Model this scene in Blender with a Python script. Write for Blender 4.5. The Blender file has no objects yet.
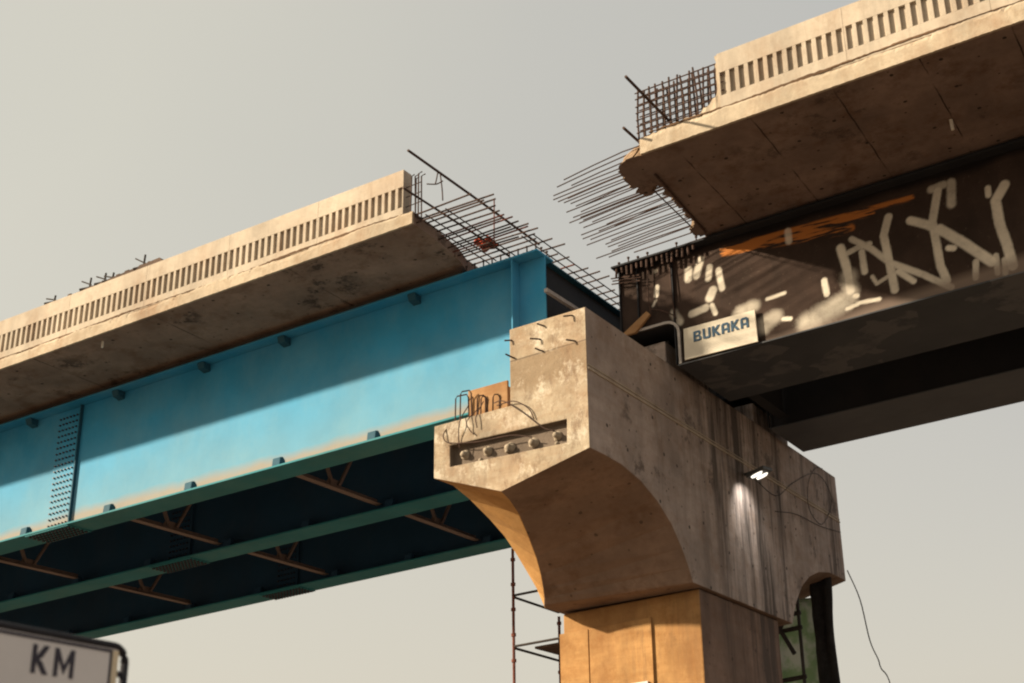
import bpy, bmesh, math, random
from mathutils import Vector, Matrix
R_ = random.Random(7)
sc = bpy.context.scene
C = sc.collection
# ---------------------------------------------------------------- frame of the viaduct: x along the deck (5.8 % grade), y across it, z up
GX, SY, CAM_H = 0.05834364, 0.03070153, 1.6
def w(p):
    return Vector((p[0] + SY * p[1], p[1], p[2] + GX * p[0] + CAM_H))

# ---------------------------------------------------------------- mesh builder
class MB:
    def __init__(self):
        self.v, self.f, self.m = [], [], []
    def add(self, vs, fs, mi=0):
        o = len(self.v)
        self.v += [tuple(p) for p in vs]
        for f in fs:
            self.f.append(tuple(i + o for i in f)); self.m.append(mi)
        return self
    def box(self, x0, x1, y0, y1, z0, z1, mi=0):
        return self.add([(x0,y0,z0),(x1,y0,z0),(x1,y1,z0),(x0,y1,z0),(x0,y0,z1),(x1,y0,z1),(x1,y1,z1),(x0,y1,z1)],
                 [(0,3,2,1),(4,5,6,7),(0,1,5,4),(1,2,6,5),(2,3,7,6),(3,0,4,7)], mi)
    def bar(self, a, b, wd, ht, mi=0):          # rectangular bar from a to b
        a, b = Vector(a), Vector(b); d = (b - a).normalized()
        up = Vector((0,0,1)) if abs(d.z) < .95 else Vector((1,0,0))
        s = d.cross(up).normalized() * wd / 2; u = s.cross(d).normalized() * ht / 2
        vs = [a-s-u, a+s-u, a+s+u, a-s+u, b-s-u, b+s-u, b+s+u, b-s+u]
        return self.add(vs, [(0,3,2,1),(4,5,6,7),(0,1,5,4),(1,2,6,5),(2,3,7,6),(3,0,4,7)], mi)
    def tube(self, pts, r, n=7, mi=0):
        pts = [Vector(p) for p in pts]; vs = []
        for i, p in enumerate(pts):
            d = (pts[min(i+1, len(pts)-1)] - pts[max(i-1, 0)]).normalized()
            up = Vector((0,0,1)) if abs(d.z) < .9 else Vector((1,0,0))
            s = d.cross(up).normalized(); u = s.cross(d)
            for k in range(n):
                t = 2*math.pi*k/n; vs.append(p + s*math.cos(t)*r + u*math.sin(t)*r)
        fs = []
        for i in range(len(pts)-1):
            for k in range(n):
                a, b = i*n+k, i*n+(k+1) % n; fs.append((a, b, b+n, a+n))
        fs.append(tuple(range(n))[::-1]); fs.append(tuple(range((len(pts)-1)*n, len(pts)*n)))
        return self.add(vs, fs, mi)
    def prism(self, poly, axis, a, b, mi=0):    # polygon in the two other axes, extruded from a to b
        def P(q, t):
            return {'x': (t, q[0], q[1]), 'y': (q[0], t, q[1]), 'z': (q[0], q[1], t)}[axis]
        n = len(poly); vs = [P(q, a) for q in poly] + [P(q, b) for q in poly]
        fs = [tuple(range(n))[::-1], tuple(range(n, 2*n))] + [(i, (i+1) % n, (i+1) % n + n, i + n) for i in range(n)]
        return self.add(vs, fs, mi)
    def build(self, name, mats, parent=None, smooth=False, bevel=0, at=None):
        base = parent_world(parent) if parent else (w(at) if at else Vector((0,0,0)))
        me = bpy.data.meshes.new(name)
        me.from_pydata([tuple(w(p) - base) for p in self.v], [], self.f)
        for m in (mats if isinstance(mats, (list, tuple)) else [mats]): me.materials.append(m)
        for p, mi in zip(me.polygons, self.m):
            p.material_index = mi; p.use_smooth = smooth
        bm = bmesh.new(); bm.from_mesh(me); bmesh.ops.recalc_face_normals(bm, faces=bm.faces[:]); bm.to_mesh(me); bm.free()
        me.update()
        o = bpy.data.objects.new(name, me); C.objects.link(o)
        if parent: o.parent = parent
        else: o.location = base
        if bevel:
            b = o.modifiers.new('edge', 'BEVEL'); b.width = bevel; b.segments = 2; b.limit_method = 'ANGLE'; b.angle_limit = .6
        return o
def parent_world(o):
    p = Vector((0,0,0))
    while o: p += o.location; o = o.parent
    return p
def tag(o, label=None, cat=None, group=None, kind=None):
    if label: o['label'] = label
    if cat: o['category'] = cat
    if group: o['group'] = group
    if kind: o['kind'] = kind
    return o
def thing(name, label, cat, at, group=None):
    o = bpy.data.objects.new(name, None); C.objects.link(o); o.location = w(at); o.empty_display_size = .3
    return tag(o, label, cat, group)
def copy_tree(o, parent=None):
    c = o.copy(); C.objects.link(c)
    if parent: c.parent = parent
    for ch in list(o.children): copy_tree(ch, c)
    return c

# ---------------------------------------------------------------- materials
class NT:
    def __init__(self, name):
        self.mat = bpy.data.materials.new(name); self.mat.use_nodes = True
        self.t = self.mat.node_tree; self.b = self.t.nodes['Principled BSDF']
        self.pos = self.new('ShaderNodeNewGeometry').outputs['Position']
    def new(self, t): return self.t.nodes.new(t)
    def link(self, a, b): self.t.links.new(a, b)
    def setin(self, s, v):
        if hasattr(v, 'links'): self.link(v, s)
        else: s.default_value = v
    def math(self, op, a, b=0., c=0., clamp=False):
        n = self.new('ShaderNodeMath'); n.operation = op; n.use_clamp = clamp
        for i, v in enumerate((a, b, c)): self.setin(n.inputs[i], v)
        return n.outputs[0]
    def sep(self):
        n = self.new('ShaderNodeSeparateXYZ'); self.link(self.pos, n.inputs[0]); return n.outputs
    def noise(self, scale, detail=5, rough=.6, stretch=(1,1,1), off=0):
        m = self.new('ShaderNodeMapping'); m.inputs['Scale'].default_value = stretch; m.inputs['Location'].default_value = (off, off*1.7, off*.6)
        self.link(self.pos, m.inputs[0])
        n = self.new('ShaderNodeTexNoise'); n.inputs['Scale'].default_value = scale; n.inputs['Detail'].default_value = detail; n.inputs['Roughness'].default_value = rough
        self.link(m.outputs[0], n.inputs['Vector']); return n.outputs[0]
    def ramp(self, v, lo, hi):
        n = self.new('ShaderNodeMapRange'); n.clamp = True
        self.setin(n.inputs[0], v); n.inputs[1].default_value = lo; n.inputs[2].default_value = hi
        return n.outputs[0]
    def mix(self, f, a, b):
        n = self.new('ShaderNodeMix'); n.data_type = 'RGBA'
        self.setin(n.inputs[0], f)
        for s, v in ((n.inputs[6], a), (n.inputs[7], b)):
            self.setin(s, v if hasattr(v, 'links') else (*v, 1) if len(v) == 3 else v)
        return n.outputs[2]
    def bump(self, h, strength=.3, dist=.02):
        n = self.new('ShaderNodeBump'); n.inputs['Strength'].default_value = strength; n.inputs['Distance'].default_value = dist
        self.link(h, n.inputs['Height']); self.link(n.outputs[0], self.b.inputs['Normal'])
    def dots(self, scale, rad, rnd=.35, off=0, plane='yz'):     # round form-tie holes on a loose grid
        o = self.sep(); c = self.new('ShaderNodeCombineXYZ')
        for k, ax in enumerate(plane): self.link(o['xyz'.index(ax)], c.inputs[k])
        m = self.new('ShaderNodeMapping'); m.inputs['Location'].default_value = (off+.31, off+.17, 0); self.link(c.outputs[0], m.inputs[0])
        n = self.new('ShaderNodeTexVoronoi'); n.voronoi_dimensions = '2D'; n.inputs['Scale'].default_value = scale; n.inputs['Randomness'].default_value = rnd
        self.link(m.outputs[0], n.inputs['Vector'])
        d = self.math('ADD', n.outputs['Distance'], self.math('MULTIPLY', self.math('SUBTRACT', self.noise(12, 3), .5), rad*1.2))
        return self.ramp(d, rad, rad*.7)
    def out(self, col, rough=.85, metal=0., spec=.3):
        self.setin(self.b.inputs['Base Color'], col if hasattr(col, 'links') else (*col, 1))
        self.setin(self.b.inputs['Roughness'], rough); self.b.inputs['Metallic'].default_value = metal
        self.b.inputs['Specular IOR Level'].default_value = spec
        return self.mat
def mul(c, k): return tuple(x*k for x in c)

def concrete(name, base, light=1.25, dark=.62, streak=0., dots=0., rust=0., joints=None, wood=0., lumps=.25, bigstain=.5, damp=False, plane='yz', blot=0., sgate=None):
    n = NT(name)
    c = n.mix(n.ramp(n.noise(.9, 6, .65), .3, .72), mul(base, dark), mul(base, light))
    c = n.mix(n.math('MULTIPLY', n.ramp(n.noise(6, 8, .78, off=3), .48, .70), .5), c, mul(base, .62))
    c = n.mix(n.math('MULTIPLY', n.ramp(n.noise(1.7, 7, .72, off=9), .50, .66), bigstain), c, (base[0]*.55, base[1]*.45, base[2]*.36))
    c = n.mix(n.math('MULTIPLY', n.ramp(n.noise(55, 3, .7, off=5), .62, .75), .35), c, mul(base, .4))
    if wood:                                     # board-marked faces: pour bands and grain left by the form
        b = n.noise(2.6, 5, .7, (.35, .35, 2.4), 4)
        c = n.mix(n.math('MULTIPLY', n.ramp(b, .42, .66), wood), c, (base[0]*.62, base[1]*.5, base[2]*.4))
        b2 = n.noise(9, 4, .6, (1, 1, .12), 2)
        c = n.mix(n.math('MULTIPLY', n.ramp(b2, .5, .7), wood*.6), c, mul(base, .6))
    if blot:            # black mould blotches, each with its own outline
        q = n.math('MULTIPLY', n.ramp(n.noise(1.1, 8, .78, (1, 1, 1), 51), .545, .62), n.ramp(n.noise(.45, 2, .5, off=61), .44, .56))
        c = n.mix(n.math('MULTIPLY', q, blot), c, (.035, .025, .02))
    if streak:
        s1 = n.noise(1.5, 7, .72, (1, 1.3, .10), 11)
        s2 = n.noise(5.5, 6, .7, (1, 1.2, .07), 21)
        gate = n.ramp(n.noise(.35, 2, .5, (1, 1, .3), 31), .36, .52)
        m = n.math('MULTIPLY', n.ramp(s1, .45, .57), gate)
        if sgate: gate = n.math('MULTIPLY', n.ramp(n.sep()[1], *sgate), gate); m = n.math('MULTIPLY', m, n.math('ADD', n.math('MULTIPLY', n.ramp(n.sep()[1], *sgate), .75), .25))
        m = n.math('MAXIMUM', m, n.math('MULTIPLY', n.math('MULTIPLY', gate, n.ramp(s2, .53, .64)), .8))
        c = n.mix(n.math('MULTIPLY', m, streak, clamp=True), c, mul((.075, .06, .052), .8))
    if damp:            # damp brown band low on the upstand and dark drips under the ledge line
        x_, y_, z_ = n.sep()
        zz = n.math('SUBTRACT', n.math('SUBTRACT', z_, n.math('MULTIPLY', x_, GX)), CAM_H)
        e = n.math('MULTIPLY', n.math('SUBTRACT', n.noise(1.6, 5, .65, off=6), .5), 1.1)
        za = n.math('ADD', zz, e)
        band = n.math('MULTIPLY', n.ramp(za, 8.42, 8.55), n.ramp(zz, 9.02, 8.97))
        c = n.mix(n.math('MULTIPLY', band, .8), c, (.235, .165, .10))
        c = n.mix(n.math('MULTIPLY', n.ramp(n.math('ABSOLUTE', n.math('SUBTRACT', zz, n.math('ADD', 9.0, n.math('MULTIPLY', e, .03)))), .018, .006), .8), c, (.08, .055, .04))
        c = n.mix(n.math('MULTIPLY', n.ramp(n.noise(2.8, 6, .75, off=33), .54, .62), .55), c, (.21, .145, .09))
    if damp:            # lime bloom and cement smears, grime gathered in runs
        c = n.mix(n.math('MULTIPLY', n.ramp(n.noise(2.1, 7, .75, (1, 1, .8), 71), .52, .60), .65), c, (.66, .59, .48))
        c = n.mix(n.math('MULTIPLY', n.ramp(n.noise(3.4, 7, .78, (1.2, 1, .45), 77), .54, .62), .75), c, (.17, .115, .075))
    if rust:
        r = n.noise(1.1, 6, .7, (1, 1, .5), 41)
        c = n.mix(n.math('MULTIPLY', n.ramp(r, .50, .68), rust), c, (.22, .10, .04))
    if joints:
        x = n.sep()[0]
        wob = n.math('MULTIPLY', n.noise(3, 4, .6, off=8), .05)
        fr = n.math('FRACT', n.math('DIVIDE', n.math('ADD', x, wob), joints))
        d = n.math('ABSOLUTE', n.math('SUBTRACT', fr, .5))
        line = n.ramp(d, .017/joints, .006/joints)
        c = n.mix(n.math('MULTIPLY', line, n.ramp(n.noise(1.3, 3, .5, off=15), .35, .55)), c, (.02, .014, .011))
    if dots:
        c = n.mix(n.math('MULTIPLY', n.dots(1.05, .04, .5, 0, plane), dots), c, (.02, .016, .014))
        c = n.mix(n.math('MULTIPLY', n.dots(1.5, .035, 1, 5, plane), dots*.85), c, (.03, .022, .018))
    oi = n.new('ShaderNodeObjectInfo'); c = n.mix(n.math('MULTIPLY', oi.outputs['Random'], .16), c, mul(base, .62))      # every casting a shade of its own
    n.bump(n.math('ADD', n.math('MULTIPLY', n.noise(38, 8, .75), .5), n.noise(5, 6, .65)), lumps, .03)
    return n.out(c, .9, 0, .2)

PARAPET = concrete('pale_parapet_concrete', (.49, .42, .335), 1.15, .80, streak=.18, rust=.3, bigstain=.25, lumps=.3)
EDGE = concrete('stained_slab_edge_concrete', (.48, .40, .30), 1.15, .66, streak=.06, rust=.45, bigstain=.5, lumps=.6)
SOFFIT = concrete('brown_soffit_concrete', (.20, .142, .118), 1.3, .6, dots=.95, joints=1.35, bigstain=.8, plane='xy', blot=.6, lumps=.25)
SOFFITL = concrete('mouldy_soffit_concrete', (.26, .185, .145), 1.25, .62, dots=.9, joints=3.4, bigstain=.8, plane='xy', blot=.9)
CAPM = concrete('grey_cap_concrete', (.47, .39, .35), 1.25, .56, streak=1.0, dots=.95, bigstain=.65, wood=.3, blot=.7, sgate=(22.2, 23.4), lumps=.4)
CAPEND = concrete('cap_end_concrete', (.50, .415, .305), 1.25, .58, streak=.3, bigstain=.7, blot=.6, rust=.45, wood=.5, lumps=.7, damp=True)
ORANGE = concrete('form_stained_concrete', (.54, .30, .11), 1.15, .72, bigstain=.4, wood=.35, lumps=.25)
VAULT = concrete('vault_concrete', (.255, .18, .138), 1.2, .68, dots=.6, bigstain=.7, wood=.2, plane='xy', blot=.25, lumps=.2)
COLUMN = concrete('column_concrete', (.46, .26, .105), 1.2, .62, streak=.5, bigstain=.7, blot=.3, rust=.5, wood=.4, lumps=.35)
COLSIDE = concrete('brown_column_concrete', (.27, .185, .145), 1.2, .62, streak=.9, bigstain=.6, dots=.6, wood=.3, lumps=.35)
BROKEN = concrete('broken_concrete', (.33, .23, .15), 1.3, .5, lumps=1.0, bigstain=.8)
JOINT = concrete('crumbled_joint_mortar', (.13, .078, .045), 1.4, .5, lumps=.8)
POCKET = concrete('pocket_concrete', (.20, .155, .12), 1.2, .6, lumps=.8)
DARKC = concrete('shade_dark_concrete', (.10, .085, .075), 1.2, .6)  # dark tone standing for shade on the haunches and added walls

def paint(name, base, dust=(.4, .37, .28), dust_amt=.25, rough=.7, band=False, spots=.3):
    n = NT(name)
    c = n.mix(n.ramp(n.noise(.8, 5, .6), .3, .7), mul(base, .86), mul(base, 1.12))
    d = n.ramp(n.noise(1.4, 7, .7, (.5, .5, .35), 6), .45, .75)
    c = n.mix(n.math('MULTIPLY', d, dust_amt), c, dust)
    s = n.ramp(n.noise(22, 5, .7, (1, 1, .6), 3), .6, .75)
    c = n.mix(n.math('MULTIPLY', s, spots*.5), c, mul(dust, .8))
    if band:            # sunlit lower web paled in the paint, then dust settled along its foot
        x, y, z = n.sep()
        h = n.math('SUBTRACT', n.math('SUBTRACT', z, n.math('MULTIPLY', x, GX)), 8.97 + CAM_H)
        c = n.mix(n.math('MULTIPLY', n.ramp(n.math('SUBTRACT', h, n.math('MULTIPLY', n.noise(.5, 5, .7, (1, 1, .5), 7), .9)), 1.5, .0), .42), c, (.21, .33, .36))
        hh = n.math('SUBTRACT', h, n.math('MULTIPLY', n.noise(.7, 4, .6, off=2), .35))
        c = n.mix(n.math('MULTIPLY', n.ramp(hh, .20, .0), .7), c, (.34, .235, .135))
    n.bump(n.math('ADD', n.math('MULTIPLY', n.noise(9, 4, .6), .15), n.noise(.9, 3, .5, off=19)), .25, .06)
    return n.out(c, rough, 0, .18)
BLUE = paint('blue_girder_paint', (.035, .27, .475), dust=(.18, .35, .43), dust_amt=.42, band=True)
BLUEB = paint('blue_flange_bounce_green', (.03, .20, .24), dust=(.14, .26, .22), dust_amt=.4)  # warm ground bounce put into the flange blue as green
NAVY = paint('blue_paint_in_shade', (.018, .06, .12), dust=(.06, .07, .085), dust_amt=.3)  # shade on the inner girders put into a darker blue
BLUED = paint('dark_blue_paint', (.02, .085, .13), dust=(.06, .10, .12), dust_amt=.2)
BRACE = paint('dusty_brace_steel', (.20, .155, .14), dust=(.30, .25, .23), dust_amt=.4, rough=.7)
BOXP = paint('charcoal_bottom_plate', (.085, .092, .105), dust=(.19, .18, .175), dust_amt=.15, rough=.6)
BOXD = paint('black_girder_paint', (.022, .023, .027), dust=(.07, .06, .055), dust_amt=.2, rough=.75)
def patchy():
    n = NT('overpainted_bottom_plate')
    m = n.new('ShaderNodeMapping'); m.inputs['Scale'].default_value = (1, 1, 1); m.inputs['Rotation'].default_value = (0, 0, .6)
    n.link(n.pos, m.inputs[0])
    v = n.new('ShaderNodeTexVoronoi'); v.distance = 'CHEBYCHEV'; v.inputs['Scale'].default_value = 1.9
    n.link(m.outputs[0], v.inputs['Vector'])
    k = n.new('ShaderNodeSeparateColor'); n.link(v.outputs['Color'], k.inputs[0])
    f = n.math('MULTIPLY', n.ramp(k.outputs[0], .60, .64), n.ramp(n.noise(1.6, 4, .6), .42, .52))
    c = n.mix(n.ramp(n.noise(1, 5), .3, .7), (.038, .042, .05), (.056, .06, .068))
    c = n.mix(n.math('MULTIPLY', f, .7), c, (.115, .115, .12))
    n.bump(n.noise(12, 4), .05); return n.out(c, .65)
PATCHY = patchy()
def web():
    n = NT('graffiti_covered_web')
    a = n.new('ShaderNodeVertexColor'); a.layer_name = 'paint'
    k = n.new('ShaderNodeSeparateColor'); n.link(a.outputs[0], k.inputs[0])
    c = n.mix(n.ramp(n.noise(1.2, 6, .65), .3, .7), (.034, .024, .020), (.062, .042, .034))
    c = n.mix(n.math('MULTIPLY', n.ramp(n.noise(3, 6, .7, (1, 1, .25), 3), .52, .7), .5), c, (.035, .026, .022))
    c = n.mix(n.math('MULTIPLY', n.ramp(n.noise(14, 5, .7, off=7), .62, .72), .3), c, (.22, .17, .13))
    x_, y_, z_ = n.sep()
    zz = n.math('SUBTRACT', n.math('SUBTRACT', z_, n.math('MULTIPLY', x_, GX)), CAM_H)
    top_dark = n.ramp(n.math('ADD', zz, n.math('MULTIPLY', n.math('SUBTRACT', n.noise(1.2, 5, .6, off=17), .5), .25)), 11.52, 11.66)
    c = n.mix(n.math('MULTIPLY', top_dark, .9), c, (.012, .011, .011))       # web darkened towards its top edge
    mp = n.new('ShaderNodeMapping'); mp.inputs['Rotation'].default_value = (0, .42, 0); mp.inputs['Scale'].default_value = (.6, 1, 5); n.link(n.pos, mp.inputs[0])
    sn = n.new('ShaderNodeTexNoise'); sn.inputs['Scale'].default_value = 3; sn.inputs['Detail'].default_value = 4; n.link(mp.outputs[0], sn.inputs['Vector'])
    rn = n.ramp(sn.outputs[0], .43, .52)
    c = n.mix(n.math('MULTIPLY', n.math('MULTIPLY', k.outputs[1], rn), .8, clamp=True), c, (.55, .20, .05))
    wv = n.math('SUBTRACT', k.outputs[0], n.math('MULTIPLY', n.ramp(n.noise(7, 7, .75, off=2), .46, .70), .16))
    c = n.mix(n.math('MAXIMUM', wv, 0.), c, (.80, .73, .61))
    c = n.mix(k.outputs[2], c, (.22, .17, .14))
    n.bump(n.noise(16, 5), .1); return n.out(c, .9, 0, .06)
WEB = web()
def plain(name, col, rough=.6, metal=0., var=.25, scale=8, spec=.3):
    n = NT(name)
    c = n.mix(n.ramp(n.noise(scale, 5, .65), .3, .7), mul(col, 1-var), mul(col, 1+var))
    n.bump(n.noise(scale*4, 4), .12, .01)
    return n.out(c, rough, metal, spec)
REBAR = plain('rusty_rebar', (.055, .03, .022), .8, var=.5, scale=14)
REDBAR = plain('red_brown_rebar', (.14, .045, .03), .8, var=.4, scale=14)
TIMBER = plain('dark_timber', (.085, .055, .04), .9, var=.4)
PLY = concrete('orange_form_ply', (.40, .235, .115), 1.2, .6, wood=.7, bigstain=.5)
STEELD = plain('dark_tube_steel', (.035, .028, .025), .6, var=.4)
CABLE = plain('black_cable', (.018, .016, .016), .7)
SIGNW = plain('sign_white_paint', (.60, .545, .445), .6, var=.08, scale=3)
SIGNB = plain('sign_blue_lettering', (.02, .065, .12), .5, var=.15)
KMW = plain('road_sign_sheeting', (.66, .62, .60), .45, var=.05, scale=2)
KMD = plain('road_sign_dark', (.035, .03, .045), .5, var=.2)
TUBEK = plain('black_tube_paint', (.012, .011, .015), .6, var=.2)
KMC = plain('road_sign_rim', (.66, .55, .38), .5, var=.1)
GROUT = plain('grout_caps', (.32, .265, .20), .9, var=.3, scale=20)
RAG = plain('red_cloth', (.55, .07, .025), .9, var=.3)
def net():
    n = NT('green_debris_netting')
    c = n.mix(n.ramp(n.noise(2.2, 5), .42, .55), (.40, .52, .34), (.66, .68, .62))
    d = n.new('ShaderNodeBsdfDiffuse'); tr = n.new('ShaderNodeBsdfTranslucent'); mx = n.new('ShaderNodeMixShader'); mx.inputs[0].default_value = .55
    n.link(c, d.inputs[0]); n.link(c, tr.inputs[0]); n.link(d.outputs[0], mx.inputs[1]); n.link(tr.outputs[0], mx.inputs[2])
    n.link(mx.outputs[0], n.t.nodes['Material Output'].inputs[0]); return n.mat
NET = net()
SHADE = plain('black_shade_cloth', (.022, .02, .02), .95, var=.4, scale=5)
PVC = plain('white_plastic_pipe', (.7, .66, .58), .5, var=.1)
STRUT = plain('pale_strut_steel', (.36, .33, .31), .6, var=.25)
LAMPB = plain('lamp_housing', (.05, .048, .045), .5, var=.2)
def emit():
    n = NT('lit_lamp_lens'); n.b.inputs['Emission Color'].default_value = (1, .93, .8, 1); n.b.inputs['Emission Strength'].default_value = .85
    return n.out((.8, .8, .75), .3)
LENS = emit()
def soil():
    n = NT('dusty_ground')
    c = n.mix(n.ramp(n.noise(.15, 6), .3, .7), (.13, .095, .07), (.19, .14, .105))
    c = n.mix(n.math('MULTIPLY', n.ramp(n.noise(1.2, 6, off=4), .5, .7), .5), c, (.07, .065, .035))
    n.bump(n.noise(3, 6), .4, .05); return n.out(c, .95)
SOIL = soil()
ASPHALT = plain('asphalt', (.055, .052, .05), .9, var=.3)

# ---------------------------------------------------------------- ground and road
def sheet(name, x0, x1, y0, y1, z, mat):
    me = bpy.data.meshes.new(name); me.from_pydata([(x0,y0,z),(x1,y0,z),(x1,y1,z),(x0,y1,z)], [], [(0,1,2,3)]); me.materials.append(mat)
    o = bpy.data.objects.new(name, me); C.objects.link(o); return tag(o, kind='structure')
sheet('ground', -1500, 1500, -1500, 1500, 0, SOIL)
sheet('road', -400, 400, -6.5, 3.0, .004, ASPHALT)

# ---------------------------------------------------------------- the pier
X0, X1, XM = -9.87, -12.82, -11.32           # +x face, -x face, back of the upstand
Z1, Z2, ZB = 8.25, 9.62, 5.67
YC = 24.33
Ecurve = [(18.40,7.19),(18.95,7.20),(19.48,7.185),(20.15,7.07),(20.75,6.86),(21.25,6.57),(21.62,6.22),(21.85,5.93),(22.0,5.68)]
Lcurve = [(18.40,7.33),(18.95,7.34),(19.49,7.21),(20.13,6.99),(20.60,6.79),(21.00,6.54),(21.35,6.29),(21.70,6.03),(21.98,5.72)]
Pcurve = [(-11.5,18.40,6.82),(-11.65,18.90,6.82),(-11.83,19.48,6.75),(-12.03,20.13,6.51),(-12.22,20.68,6.31),(-12.37,21.08,6.11),(-12.49,21.36,5.91),(-12.57,21.52,5.79),(-12.64,21.62,5.69)]
def cap_mesh():
    m = MB(); n = len(Ecurve)
    for side in (0, 1):
        f = (lambda p: p) if side == 0 else (lambda p: (p[0], 2*YC - p[1], p[2]))
        E = [f((X0, *e)) for e in Ecurve]; L = [f((X1, *l)) for l in Lcurve]; P = [f(p) for p in Pcurve]
        for i in range(n-1):
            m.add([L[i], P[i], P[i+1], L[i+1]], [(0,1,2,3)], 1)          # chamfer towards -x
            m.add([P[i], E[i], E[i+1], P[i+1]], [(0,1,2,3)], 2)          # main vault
        ys = 18.40 if side == 0 else 2*YC - 18.40
        mid = YC
        for crv, X, zt in ((E, X0, Z2), (L, X1, Z1)):                    # flanks
            for i in range(n-1):
                a, b = crv[i], crv[i+1]
                m.add([(X, a[1], a[2]), (X, b[1], b[2]), (X, b[1], zt), (X, a[1], zt)], [(0,1,2,3)], 0)
            a = crv[-1]
            m.add([(X, a[1], a[2]), (X, mid, a[2]), (X, mid, zt), (X, a[1], zt)], [(0,1,2,3)], 0)
        # flat bottom
        e, l, p = E[-1], L[-1], P[-1]
        m.add([p, e, (X0, mid, e[2]), (X1, mid, l[2]), l], [(0,1,2,3,4)], 2)
        # top steps
        m.add([(X1,ys,Z1),(XM,ys,Z1),(XM,mid,Z1),(X1,mid,Z1)], [(0,1,2,3)], 0)
        m.add([(XM,ys,Z1),(XM,ys,Z2),(XM,mid,Z2),(XM,mid,Z1)], [(0,1,2,3)], 0)
        m.add([(XM,ys,Z2),(X0,ys,Z2),(X0,mid,Z2),(XM,mid,Z2)], [(0,1,2,3)], 0)
        # end face with the anchor pocket
        A, B, B2, Cc = (X1,ys,Z1), (XM,ys,Z1), (XM,ys,Z2), (X0,ys,Z2)
        TL, TR, BR, BL = (-12.50,ys,7.83), (-10.27,ys,7.76), (-10.28,ys,7.37), (-12.49,ys,7.46)
        m.add([L[0],A,TL,BL], [(0,1,2,3)], 3); m.add([A,B,TR,TL], [(0,1,2,3)], 3); m.add([B,B2,Cc,TR], [(0,1,2,3)], 3)
        m.add([Cc,E[0],BR,TR], [(0,1,2,3)], 3); m.add([BL,BR,E[0],P[0],L[0]], [(0,1,2,3,4)], 3)
        d = .14 if side == 0 else -.14
        r = [TL, TR, BR, BL]; q = [(p_[0], p_[1]+d, p_[2]) for p_ in r]
        for i in range(4): m.add([r[i], r[(i+1) % 4], q[(i+1) % 4], q[i]], [(0,1,2,3)], 4)
        m.add(q, [(0,1,2,3)], 4)
    return m
pier = thing('concrete_pier', 'hammerhead concrete pier with flared crosshead and orange stained column', 'bridge pier', (-11.35, 24.3, -1.6 + .662))
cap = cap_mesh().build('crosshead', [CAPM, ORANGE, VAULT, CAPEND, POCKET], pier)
bm = bmesh.new(); bm.from_mesh(cap.data); bmesh.ops.remove_doubles(bm, verts=bm.verts[:], dist=.002); bmesh.ops.recalc_face_normals(bm, faces=bm.faces[:]); bm.to_mesh(cap.data); bm.free()
bv = cap.modifiers.new('edge', 'BEVEL'); bv.width = .018; bv.segments = 2; bv.limit_method = 'ANGLE'; bv.angle_limit = .7
m = MB()
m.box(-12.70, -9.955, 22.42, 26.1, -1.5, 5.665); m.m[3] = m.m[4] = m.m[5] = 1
m.build('column', [COLUMN, COLSIDE], pier, bevel=.025)
m = MB(); m.box(-12.76, -12.17, 22.375, 22.416, -1.2, 5.30); m.box(-12.15, -10.9, 22.375, 22.416, -1.2, 5.31); m.build('form_panel', COLUMN, pier, bevel=.006)
m = MB(); m.box(-11.42, -11.0, 22.33, 22.372, 3.8, 4.20); m.build('paper_notice', KMW, pier)
# raised pour line along the flank
m = MB(); m.box(X0, X0+.02, 18.42, 30.24, 8.53, 8.565); m.box(X0, X0+.014, 18.42, 30.24, 8.60, 8.62); m.build('pour_ridge', PARAPET, pier)
# anchor heads in the pocket
for (ax, az) in [(-12.26,7.64),(-11.82,7.60),(-11.39,7.59),(-10.94,7.57),(-10.52,7.56)]:
    m = MB(); rr = .085
    for k, (dy, r) in enumerate([(0, .11), (.035, .11), (.04, .075), (.12, .065), (.15, .03)]):
        pass
    sc_ = R_.uniform(.78, 1.0); prof = [(18.539, .10*sc_), (18.51, .095*sc_), (18.50, .066*sc_), (18.44, .058*sc_), (18.42, .04*sc_), (18.41, .012)]
    vs = []; n = 12; jx, jz = R_.uniform(-.02,.02), R_.uniform(-.02,.02)
    for (yy, r) in prof:
        for k in range(n):
            t = 2*math.pi*k/n; q = r*(1+.12*R_.uniform(-1,1)); vs.append((ax+jx+q*math.cos(t), yy, az+jz+q*math.sin(t)))
    fs = [(i*n+k, i*n+(k+1) % n, (i+1)*n+(k+1) % n, (i+1)*n+k) for i in range(len(prof)-1) for k in range(n)] + [tuple(range((len(prof)-1)*n, len(prof)*n))]
    m.add(vs, fs); m.build('anchor_head', GROUT, pier, smooth=True)
for (ax, az) in [(-11.93,7.47),(-10.49,7.42),(-11.42,7.50)]:
    m = MB(); m.tube([(ax,18.5,az),(ax+.01,18.44,az-.005),(ax+.02,18.41,az-.02)], .032, 8); m.build('grout_pipe', GROUT, pier, smooth=True)
m = MB(); m.box(-11.29, -11.13, 20.8, 28.2, 9.623, 10.2); m.build('light_stop_lower', DARKC, pier)  # added wall, stops light showing under the box girder ends
m = MB(); m.box(-11.28, -11.14, 22.6, 28.2, 10.202, 11.6); m.build('light_stop_upper', DARKC, pier)  # added above it to block the sunlit glimpse between the boxes
# cut bar stubs in the end of the upstand
for (sx, sz) in [(-11.25,9.40),(-10.62,9.49),(-10.08,9.52),(-11.2,9.07),(-10.66,9.05),(-10.05,9.06),(-10.7,9.27)]:
    m = MB(); L_ = R_.uniform(.12,.2); a_ = R_.uniform(-.5,.9); m.tube([(sx,18.45,sz),(sx-.03,18.37,sz+.0),(sx-.03-L_*.6,18.36-L_*.5,sz+L_*.5*a_)], .014, 6); m.build('bar_stub', REBAR, pier)
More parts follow.
